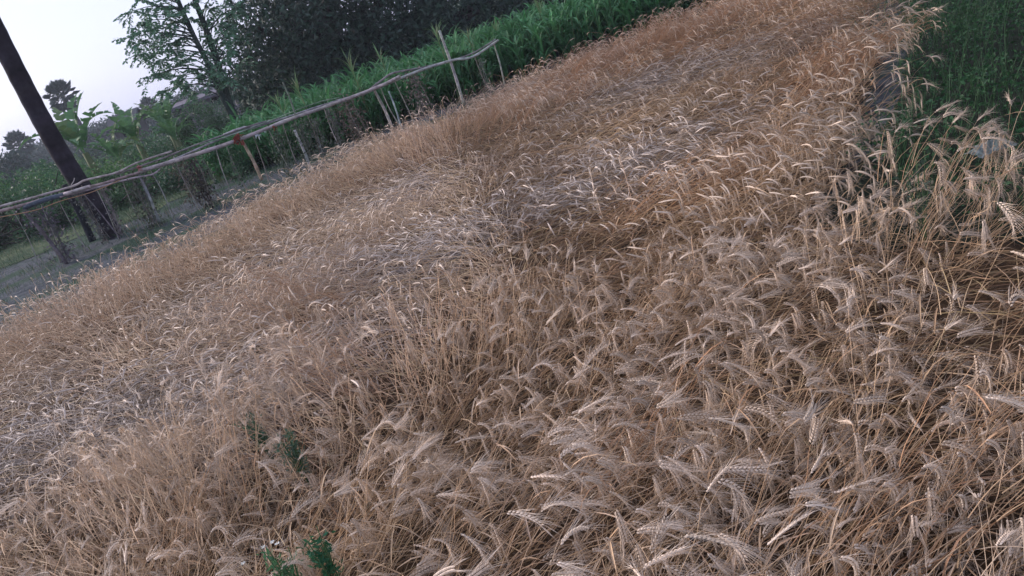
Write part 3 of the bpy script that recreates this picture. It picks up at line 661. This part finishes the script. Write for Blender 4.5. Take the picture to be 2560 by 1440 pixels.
# open twin-stemmed tree with feathery leaves
yb = 20.0; bb = P(588, 318, yb); base = np.array([bb[0], yb, 0])
t = thing('twin_trunk_tree', base, 'slender tree with two stems and open airy foliage against the sky', 'tree')
m = MB(); cbk = (.035, .05, .045)
s1 = [(0, 0, 0)]+[P(a, b, yb)-base for a, b in [(575, 280), (548, 225), (520, 160), (487, 95), (455, 25), (425, -50), (400, -130)]]
s2 = [(0.05, 0.1, 0)]+[P(a, b, yb+.4)-base for a, b in [(572, 255), (558, 205), (538, 140), (510, 60), (487, 0), (465, -70), (450, -150)]]
tube1(m, smooth_path(s1, 30), np.linspace(.085, .045, 30), cbk, 8, .05); tube1(m, smooth_path(s2, 30), np.linspace(.10, .05, 30), cbk, 8, .05)
m.build('trunk', M_bark, t, smooth=True)
sp = [(330, 28), (345, 60), (365, 40), (400, 20), (440, 15), (385, 70), (420, 60), (325, 95), (350, 105), (380, 105), (415, 110), (345, 135), (375, 140), (400, 150), (440, 130), (450, 95), (470, 50), (375, 190), (400, 185),
      (430, 170), (455, 190), (480, 175), (440, 205), (470, 215), (505, 190), (530, 185), (500, 130), (520, 95), (545, 60), (560, 90), (585, 60), (560, 25), (590, 20), (600, 95), (525, 20), (500, 60), (470, 10), (580, 130), (545, 160), (600, 160), (575, 195),
      (410, -30), (460, -50), (520, -40), (380, -20), (560, -30), (350, 0), (480, -90), (430, -100), (540, -90), (405, 228), (490, 230), (455, 150), (410, 85), (430, 40), (385, 15), (355, 80)]
ml = MB(); mb2 = MB(); S1 = smooth_path(s1, 60); S2 = smooth_path(s2, 60)
for (a, b) in sp:
    q_ = P(a, b, yb+rng.uniform(-1.3, 1.3))-base
    S_ = S1 if a < 500 else S2
    dz = np.abs(S_[:, 2]-(q_[2]-.35)); o_ = S_[np.argmin(dz)]
    tube1(mb2, smooth_path([o_, (o_+q_)/2+np.array([0, 0, .12]), q_], 7), np.linspace(.02, .005, 7), cbk, 5)
    for s_ in range(7):
        d = nrm(rng.normal(size=(1, 3))*np.array([1, 1, .5]))[0]; L = rng.uniform(.25, .5); n = 20
        u_ = np.linspace(.1, 1, n)[:, None]; pos = q_+d*L*u_+np.array([0, 0, -.12])*u_**2; lat = nrm(np.cross(d, [0, 0, 1.])[None])
        sgn = np.where(np.arange(n) % 2, 1, -1)[:, None]; dirs = nrm(lat*sgn+d*.5+rng.normal(0, .25, (n, 3))+np.array([0, 0, -.35]))
        V, f, c = leaves(pos, rng.uniform(.08, .13, n), .45, vary((.095, .20, .12), n, .45), dirs=dirs); ml.add(V, f, c)
mb2.build('branches', M_bark, t); ml.build('crown', M_leaf, t)

for j, (tx, ty, tz) in enumerate([(4.4, 1.5, 3.5), (6.2, 4.6, 3.6)]):  # unseen trees, added to block sky light and darken the field's right side
    cl_ = [(tx-.9+rng.uniform(-1.9, 1.7), ty+rng.uniform(-2.0, 1.9), tz+rng.uniform(-.5, 1.3), rng.uniform(.75, 1.0)) for _ in range(24)]
    big_tree((tx, ty, 0), 0, cl_, 900, .14, (.025, .045, .028), ['leafy tree overhanging the clover, just beyond the right edge of the view', 'second leafy tree beyond the right edge, farther along the clover'][j], 'shade_tree', tr=.14)
# fan palms far off
def fan_palm(px_crown, px_foot, yy, rad, label, tilt=0):
    top = P(*px_crown, yy); base = P(*px_foot, yy); base[2] = 0; base[0] = base[0]
    t = thing('fan_palm', base, label, 'palm tree', 'distant fan palms')
    m = MB(); T_ = top-base; tube1(m, smooth_path([(0, 0, 0), T_*.5+np.array([.15, 0, 0]), T_], 14), np.linspace(.24, .16, 14)*rad/1.7, (.06, .06, .065), 7); m.build('trunk', M_bark, t)
    m = MB()
    for j in range(30):
        az = j*2.399; el = np.interp(j, [0, 29], [1.45, -1.15]); L = rad*rng.uniform(.45, .62); d = np.array([math.cos(az)*math.cos(el), math.sin(az)*math.cos(el), math.sin(el)])
        tube1(m, [T_, T_+d*L], [.035*rad/1.7, .02*rad/1.7], (.06, .08, .05), 4)
        n = 22; aa = np.linspace(-1.7, 1.7, n); s_ = nrm((np.cross(d, [0, 0, 1.])+rng.normal(0, .3, 3))[None])[0]
        dd = nrm(np.cos(aa)[:, None]*d+np.sin(aa)[:, None]*s_); V, f, c = leaves(np.tile(T_+d*L, (n, 1)), rad*rng.uniform(.38, .5, n), .32, vary((.035, .06, .05), n), dirs=dd); m.add(V, f, c)
    m.build('crown', M_leaf, t)
fan_palm((157, 243), (215, 345), 70, 1.55, 'fan palm with round ragged crown on a bare trunk against the sky')
fan_palm((374, 268), (400, 330), 95, 1.35, 'far bluish palm crown rising just left of the brick house')
fan_palm((48, 362), (80, 430), 80, 1.5, 'far bluish palm crown low at the left edge of the sky')

# banana plants
def banana(px, py_top, py_bot, yy, ls, label, L=1.3, n=9, torn=False):
    tp = P(px, py_top+30, yy); base = np.array([tp[0], yy, 0]); H = max(tp[2], .7); L = L*1.08
    t = thing('banana_plant', base, label, 'banana plant', 'banana plants beyond the fence')
    m = MB(); tube1(m, [(0, 0, 0), (.02, 0, H*.5), (0, 0, H)], [.12, .10, .06], (.12, .15, .07), 9); m.build('stem', M_dull, t, smooth=True)
    for j in range(n):
        az = j*2.4+ls; el0 = rng.uniform(R(55), R(86)); el1 = rng.uniform(R(-70), R(45)); K = 18
        Lj = L*rng.uniform(.75, 1.15); u_ = np.linspace(0, 1, K); e = el0+(el1-el0)*u_**1.4
        h = np.array([math.cos(az), math.sin(az), 0]); sd_ = np.array([-math.sin(az), math.cos(az), 0])
        tv = np.cos(e)[:, None]*h+np.sin(e)[:, None]*np.array([0, 0, 1.]); pp = np.array([0, 0, H*.95])+np.concatenate([[np.zeros(3)], np.cumsum(tv[:-1]*Lj/(K-1), 0)])
        nn = np.cross(sd_[None], tv); wd = .155*L/1.5*np.clip(np.minimum((u_-.14)*5, (1-u_)**.7*2.2), 0.06, 1)[:, None]*(1-.3*(rng.random(K)[:, None]))
        fl = rng.uniform(.1, .5)
        m = MB(); bc = (.11, .23, .10) if rng.random() > .3 else (.12, .2, .08)
        if rng.random() < .05: bc = (.15, .14, .08)
        for k0 in range(K-1):                   # blade torn into strips along its side veins
            for s_ in (-1, 1):
                f1 = fl+rng.uniform(-.2, .5); sh = rng.uniform(-.06, .06)
                o1 = pp[k0]+s_*sd_*wd[k0]-nn[k0]*wd[k0]*f1; o2 = pp[k0+1]+s_*sd_*wd[k0+1]-nn[k0+1]*wd[k0+1]*f1
                g_ = .5*(o1+o2); o1 = o1+(g_-o1)*.12+tv[k0]*sh*.5; o2 = o2+(g_-o2)*.12+tv[k0]*sh*.5
                m.add(np.array([pp[k0], pp[k0+1], o2, o1]), [np.array([[0, 1, 2, 3]])], vary(bc, 4, .15))
        m.build('leaf', M_leaf, t)
banana(212, 352, 430, 17.5, .3, 'largest banana plant, its broad leaves just right of the palm trunk', 1.35, 10)
banana(300, 372, 430, 18.5, 1.3, 'banana plant half hidden behind the rail, right of the largest one', 1.0, 8)
banana(345, 330, 400, 20, 2.1, 'banana plant with bright yellow green leaves in front of the hut', 1.1, 8)
banana(425, 300, 380, 24, .8, 'tall banana plant standing left of the brick house wall', 1.4, 9)
banana(455, 345, 400, 19.5, 2.8, 'dark banana plant below the brick house wall', .8, 8)

# shrubs and far trees
def shrub(px, py, yy, w_, h_, col, label, name='shrub', leaf=.09, cat='bush', group='bushes beyond the fence', per=800):
    c = P(px, py, yy); gz = float(drop(np.array(c[0]), np.array(yy))); base = np.array([c[0], yy, gz]); top = max(c[2]-gz, .4)
    t = thing(name, base, label, cat, group); m = MB()
    n = max(4, int(w_*3)); cs = []; rs = []
    for j in range(n):
        x_ = rng.uniform(-w_/2, w_/2); hh = (top*.95)*(1-.5*(x_/(w_/2+.01))**2); r_ = rng.uniform(.25, .45)*h_
        for zc in np.linspace(r_*.6, max(hh-r_, r_*.7), max(1, int(hh/(r_*1.2)))): cs.append(np.array([x_+rng.normal(0, .15), rng.uniform(-.5, .5)*min(w_, 2), zc])); rs.append(np.array([r_]*3))
    crown_leaves(m, cs, rs, per*3.2, leaf*.95, col, shell=.3, up=0); m.build('crown', M_leaf, t)
    m = MB(); tree_limbs(m, np.zeros(3), cs[::max(1, len(cs)//5)], .035, (.05, .045, .04)); m.build('trunk', M_bark, t)
shrub(60, 415, 21, 2.4, 1.1, (.07, .15, .06), 'bright green bush left of the palm trunk', per=600)
shrub(-40, 440, 19, 1.8, 1.0, (.05, .10, .045), 'dark green bush cut by the left edge behind the rail', per=600)
shrub(140, 415, 19, 1.4, .9, (.05, .12, .05), 'green bush directly behind the palm trunk', per=600)
shrub(40, 490, 16.5, 2.6, .7, (.025, .05, .03), 'low dark bush under the left end of the rail')
shrub(170, 520, 16, 1.6, .6, (.03, .06, .035), 'low dark bush between the thin post and the left edge')
shrub(330, 470, 15.5, 1.2, .5, (.035, .075, .035), 'low green bush just right of the palm trunk base')
shrub(260, 425, 16.5, 2.0, .7, (.05, .11, .05), 'leafy bush in front of the banana plants')
shrub(400, 425, 16, 1.8, .7, (.045, .10, .05), 'leafy bush under the rail below the hut')
shrub(520, 350, 20, 2.4, .9, (.055, .12, .06), 'green bush in front of the brick house wall')
shrub(470, 420, 15.5, 1.3, .6, (.04, .095, .05), 'dark bush left of the twisted stem')
shrub(590, 345, 16, 1.6, .8, (.05, .12, .06), 'green bush behind the red rag')
shrub(620, 400, 14.6, 1.4, .6, (.04, .10, .05), 'low bush between the orange brown stake and the twisted stem')
shrub(650, 300, 18, 1.8, .9, (.055, .14, .075), 'green bush at the foot of the twin stemmed tree')
shrub(680, 372, 14.2, 1.3, .6, (.035, .09, .045), 'low bush under the white lamp')
shrub(470, 225, 27, 1.8, 1.0, (.075, .15, .08), 'light green small tree in front of the brick house roof', 'small_tree', .1, 'tree', 'trees round the house', 700)
shrub(540, 232, 30, 1.6, 1.0, (.06, .11, .075), 'grey green small tree behind the twin stems', 'small_tree', .1, 'tree', 'trees round the house', 500)
shrub(430, 262, 26, 1.0, .9, (.055, .12, .055), 'small tree at the left gable of the brick house', 'small_tree', .1, 'tree', 'trees round the house', 600)
prof = [(-120, 430), (0, 392), (60, 392), (130, 405), (200, 392), (260, 380), (330, 372), (400, 350), (470, 345), (540, 330), (600, 308), (660, 296)]
for k_ in range(30):
    px_ = -130+k_*27; yy_ = 16.6+1.7*(k_ % 3)+rng.uniform(-.4, .4); py_ = np.interp(px_, [a for a, b in prof], [b for a, b in prof])
    px2 = px_+.36*60
    shrub(px2, py_+rng.uniform(0, 28), yy_, rng.uniform(1.1, 1.7), rng.uniform(.7, 1.0), [(.075, .17, .075), (.05, .12, .06), (.095, .20, .07)][int(rng.integers(3))], 'leafy green bush in the row behind the open grass strip', per=330, leaf=.085)
for k_, (px_, py_) in enumerate([(60, 402), (100, 398), (150, 392), (200, 378), (250, 352), (290, 338), (325, 326), (365, 312), (400, 318), (430, 322), (465, 340), (500, 348), (540, 338), (580, 316), (620, 284), (655, 270)]):
    shrub(px_, py_, 25+3.5*(k_ % 3), rng.uniform(2.2, 3.0), 1.1, [(.075, .16, .08), (.06, .12, .07), (.10, .18, .08)][k_ % 3], 'rounded bush in the farther row in front of the houses', group='bushes in front of the houses', per=190, leaf=.12)
for px_, yy_ in [(20, 110), (90, 120), (150, 105), (210, 115), (260, 100), (330, 120), (400, 110), (460, 115)]:
    pt_ = P(px_, 392-.364*px_-rng.uniform(2, 14), yy_); pp_ = project(pt_); shrub(px_, pp_[1], yy_, 16, 4, (.035, .065, .05), 'hazy tree in the farthest row along the horizon', 'far_tree', .5, 'tree', 'far trees on the horizon', 22)
shrub(2, 372, 60, 3.4, 2.0, (.03, .06, .045), 'round dark far tree at the left edge', 'far_tree', .3, 'tree', 'far trees on the horizon', 110)
shrub(380, 300, 75, 5, 2.2, (.04, .075, .06), 'bluish far tree behind the small palm beside the house', 'far_tree', .35, 'tree', 'far trees on the horizon', 90)
shrub(100, 400, 70, 7, 2.2, (.04, .075, .055), 'low far tree line left of the palm trunk', 'far_tree', .35, 'tree', 'far trees on the horizon', 90)
shrub(235, 345, 60, 5, 2.0, (.045, .08, .055), 'far tree seen above the largest banana plant', 'far_tree', .3, 'tree', 'far trees on the horizon', 90)
for j, (a, b, yy) in enumerate([(-300, 440, 60), (-700, 560, 50), (1500, -200, 55), (2100, -420, 50), (2600, -600, 45)]):
    shrub(a, b, yy, 14, 5, (.03, .06, .035), ['far tree row beyond the left edge of the view', 'nearer tree row beyond the left edge', 'tree row behind the fodder crop', 'tree row beyond the far end of the wheat', 'tree row beyond the clover'][j], 'far_tree', .5, 'tree', 'far trees on the horizon', 40)

# ------------------------------------------------------------------ house and hut
def box(m, x0, x1, y0, y1, z0, z1, col):
    V = np.array([(x, y, z) for x in (x0, x1) for y in (y0, y1) for z in (z0, z1)])
    m.add(V, [np.array([[0, 1, 3, 2], [4, 6, 7, 5], [0, 4, 5, 1], [2, 3, 7, 6], [0, 2, 6, 4], [1, 5, 7, 3]])], col)
def house(yy, pxl, pxr, z_eave, z_ridge, depth, rot, cw, cr, name, label, wins, over=.25):
    a = P(*pxl, yy); b = P(*pxr, yy); L = b[0]-a[0]; base = np.array([a[0], yy, -1.3]); z_eave += 1.3; z_ridge += 1.3; wins = [(u, z+1.3, w_, h_) for u, z, w_, h_ in wins]
    t = thing(name, base, label, 'house'); t.rotation_euler = (0, 0, rot)
    m = MB(); th = .22
    box(m, 0, L, 0, th, 0, z_eave, cw); box(m, 0, L, depth-th, depth, 0, z_eave, cw); box(m, 0, th, th, depth-th, 0, z_eave, cw); box(m, L-th, L, th, depth-th, 0, z_eave, cw)
    for xx in (0, L-th):
        V = np.array([(xx, 0, z_eave), (xx, depth, z_eave), (xx, depth/2, z_ridge), (xx+th, 0, z_eave), (xx+th, depth, z_eave), (xx+th, depth/2, z_ridge)])
        m.add(V, [np.array([[0, 1, 2], [3, 5, 4]]), np.array([[0, 3, 4, 1], [1, 4, 5, 2], [2, 5, 3, 0]])], cw)
    m.build('wall', M_brick if name == 'brick_house' else M_wall, t)
    m = MB(); sl_ = (z_ridge-z_eave)/(depth/2)
    for s_ in (0, 1):
        y_e = -over if s_ == 0 else depth+over; z_e = z_eave-over*sl_
        V = np.array([(-over, y_e, z_e+.03), (L+over, y_e, z_e+.03), (L+over, depth/2, z_ridge+.03), (-over, depth/2, z_ridge+.03)]); V2 = V+np.array([0, 0, .12])
        m.add(np.concatenate([V, V2]), [np.array([[3, 2, 1, 0], [4, 5, 6, 7], [0, 1, 5, 4], [1, 2, 6, 5], [2, 3, 7, 6], [3, 0, 4, 7]])], vary(cr, 8, .1))
    m.build('roof', M_wall, t)
    for (u, z, w_, h_) in wins:
        m = MB(); box(m, L*u-w_/2, L*u+w_/2, -.03, -.004, z, z+h_, (.012, .012, .018)); m.build('window', M_wall, t)
M_brick = bpy.data.materials.new('brick_wall'); M_brick.use_nodes = True; t_ = M_brick.node_tree
br = t_.nodes.new('ShaderNodeTexBrick'); br.inputs['Color1'].default_value = (.19, .155, .19, 1); br.inputs['Color2'].default_value = (.15, .125, .16, 1); br.inputs['Mortar'].default_value = (.24, .22, .25, 1)
br.inputs['Scale'].default_value = 4; tc = t_.nodes.new('ShaderNodeTexCoord'); mp = t_.nodes.new('ShaderNodeMapping'); mp.inputs['Rotation'].default_value = (R(90), 0, 0)
t_.links.new(tc.outputs['Object'], mp.inputs[0]); t_.links.new(mp.outputs[0], br.inputs['Vector']); t_.links.new(br.outputs[0], t_.nodes['Principled BSDF'].inputs['Base Color']); t_.nodes['Principled BSDF'].inputs['Roughness'].default_value = .9
zt = P(560, 238, 34)[2]; ze = P(470, 275, 34)[2]+.15
house(34, (440, 300), (572, 260), ze, zt+.2, 4.0, R(4), (.17, .145, .18), (.14, .125, .15), 'brick_house', 'low purplish brick house with small dark window openings behind the trees', [(.42, ze*.60, .35, .4), (.8, ze*.66, .4, .35), (.2, ze*.3, .3, .35)])
ze = P(300, 312, 42)[2]; zt = P(310, 290, 42)[2]
house(42, (278, 318), (334, 300), ze-.05, zt+.05, 1.3, R(-6), (.10, .095, .095), (.085, .09, .10), 'hut', 'small grey hut with a shallow gabled roof behind the banana plants', [(.5, ze*.5, .4, .4)])

# lamp glowing behind the crop
lp = P(693, 270, 19); m = MB()
base = np.array([lp[0], lp[1], 0]); t = thing('lamp_post', base, 'small round lit lamp behind the crop above the rail', 'lamp')
tube1(m, [(0, 0, 0), (0, 0, lp[2]-.05)], .02, (.1, .1, .1), 6); m.build('pole', M_bark, t)
M_lamp = bpy.data.materials.new('lamp_glow'); M_lamp.use_nodes = True; b_ = M_lamp.node_tree.nodes['Principled BSDF']
b_.inputs['Emission Color'].default_value = (.95, 1, 1, 1); b_.inputs['Emission Strength'].default_value = 2.2
uu, vv = np.meshgrid(np.linspace(0, 2*np.pi, 13)[:-1], np.linspace(0.05, np.pi-.05, 8)); V = np.stack([np.cos(uu)*np.sin(vv), np.sin(uu)*np.sin(vv), np.cos(vv)], -1)*.055+np.array([0, 0, lp[2]])
q = np.array([[r_*12+c_, r_*12+(c_+1) % 12, (r_+1)*12+(c_+1) % 12, (r_+1)*12+c_] for r_ in range(7) for c_ in range(12)])
m = MB(); m.add(V.reshape(-1, 3), [q, np.arange(12)[None], (np.arange(12)+84)[None]]); m.build('bulb', M_lamp, t, smooth=True)

# ------------------------------------------------------------------ green weeds in the wheat
def weed(px, py, z, h, spread, label, flowers=0, col=(.085, .17, .11), n=9):
    g = G(px, py, z); base = np.array([g[0], g[1], 0]); t = thing('weed', base, label, 'weed', 'green weeds in the wheat')
    ms = MB(); ml = MB()
    for s_ in range(n):
        az = rng.uniform(0, 6.28); tp = np.array([math.cos(az)*spread*rng.random(), math.sin(az)*spread*rng.random(), h*rng.uniform(.75, 1.05)])
        pth = smooth_path([np.zeros(3), tp*np.array([.3, .3, .5]), tp], 8); tube1(ms, pth, np.linspace(.003, .0012, 8), (.09, .16, .07), 5)
        k = 30; u_ = rng.uniform(.5, 1, k); pos = pth[(u_*7).astype(int)]+rng.normal(0, .012, (k, 3))
        V, f, c = leaves(pos, rng.uniform(.015, .034, k), .3, vary(col, k, .3), up=.8); ml.add(V, f, c)
    ms.build('stems', M_dull, t); ml.build('foliage', M_leaf, t)
    for j in range(flowers):
        m = MB(); c = np.array([rng.normal(0, spread*.5), rng.normal(0, spread*.5), h*1.06]); k = 7
        a_ = np.arange(k)*2*np.pi/k; V, f, cc = leaves(np.tile(c, (k, 1)), np.full(k, .009), .6, (.75, .78, .72), dirs=nrm(np.stack([np.cos(a_), np.sin(a_), 0*a_+.3], -1))); m.add(V, f, cc); m.build('flower', M_dull, t)
weed(625, 1045, .30, .33, .07, 'small bluish green weed, upper of the two in the left middle of the wheat')
weed(712, 1095, .30, .33, .08, 'bluish green weed below and right of the upper one, beside two pale ears', col=(.10, .18, .12))
weed(700, 1400, .34, .38, .06, 'weed with tiny white flowers at the bottom edge of the photo', 4, (.07, .18, .08), 12)
weed(785, 1350, .36, .40, .035, 'upright dark green leafy weed right of the flowering one', col=(.03, .13, .06), n=10)
weed(2290, 420, .42, .45, .10, 'grey green weed among the ears near the clover edge', col=(.07, .11, .075))

# crumpled plastic by the clover
g = G(2475, 375, .33); m = MB(); n = 16
u_, v_ = np.meshgrid(np.linspace(-1, 1, n), np.linspace(-1, 1, n)); rr = rng.random((n, n))
V = np.stack([u_*.075*(1+.2*rr), v_*.045*(1+.3*rng.random((n, n))), .03*(noise(u_*3, v_*3, .6, 1)+rr*.5)*(1.2-u_**2*.6-v_**2*.6)], -1).reshape(-1, 3)
i = np.arange(n-1)[:, None]*n+np.arange(n-1)[None]; q = np.stack([i, i+n, i+n+1, i+1], -1).reshape(-1, 4)
m.add(V, [q], vary((.30, .37, .37), n*n, .2)); o = m.build('plastic_bag', M_film); o.location = tuple(g)
tag(o, 'crumpled pale bluish plastic bag lying in the clover at the right edge', 'plastic bag')

# ------------------------------------------------------------------ evening air
hz_m = bpy.data.materials.new('haze'); hz_m.use_nodes = True; ht = hz_m.node_tree; ht.nodes.remove(ht.nodes['Principled BSDF'])
pv = ht.nodes.new('ShaderNodeVolumePrincipled'); pv.inputs['Color'].default_value = (.80, .88, 1, 1); pv.inputs['Density'].default_value = .0011; pv.inputs['Anisotropy'].default_value = .2
ht.links.new(pv.outputs[0], ht.nodes['Material Output'].inputs['Volume'])
m = MB(); box(m, -420, 420, -320, 430, -3.5, 16, (1, 1, 1)); tag(m.build('haze', hz_m), kind='stuff')
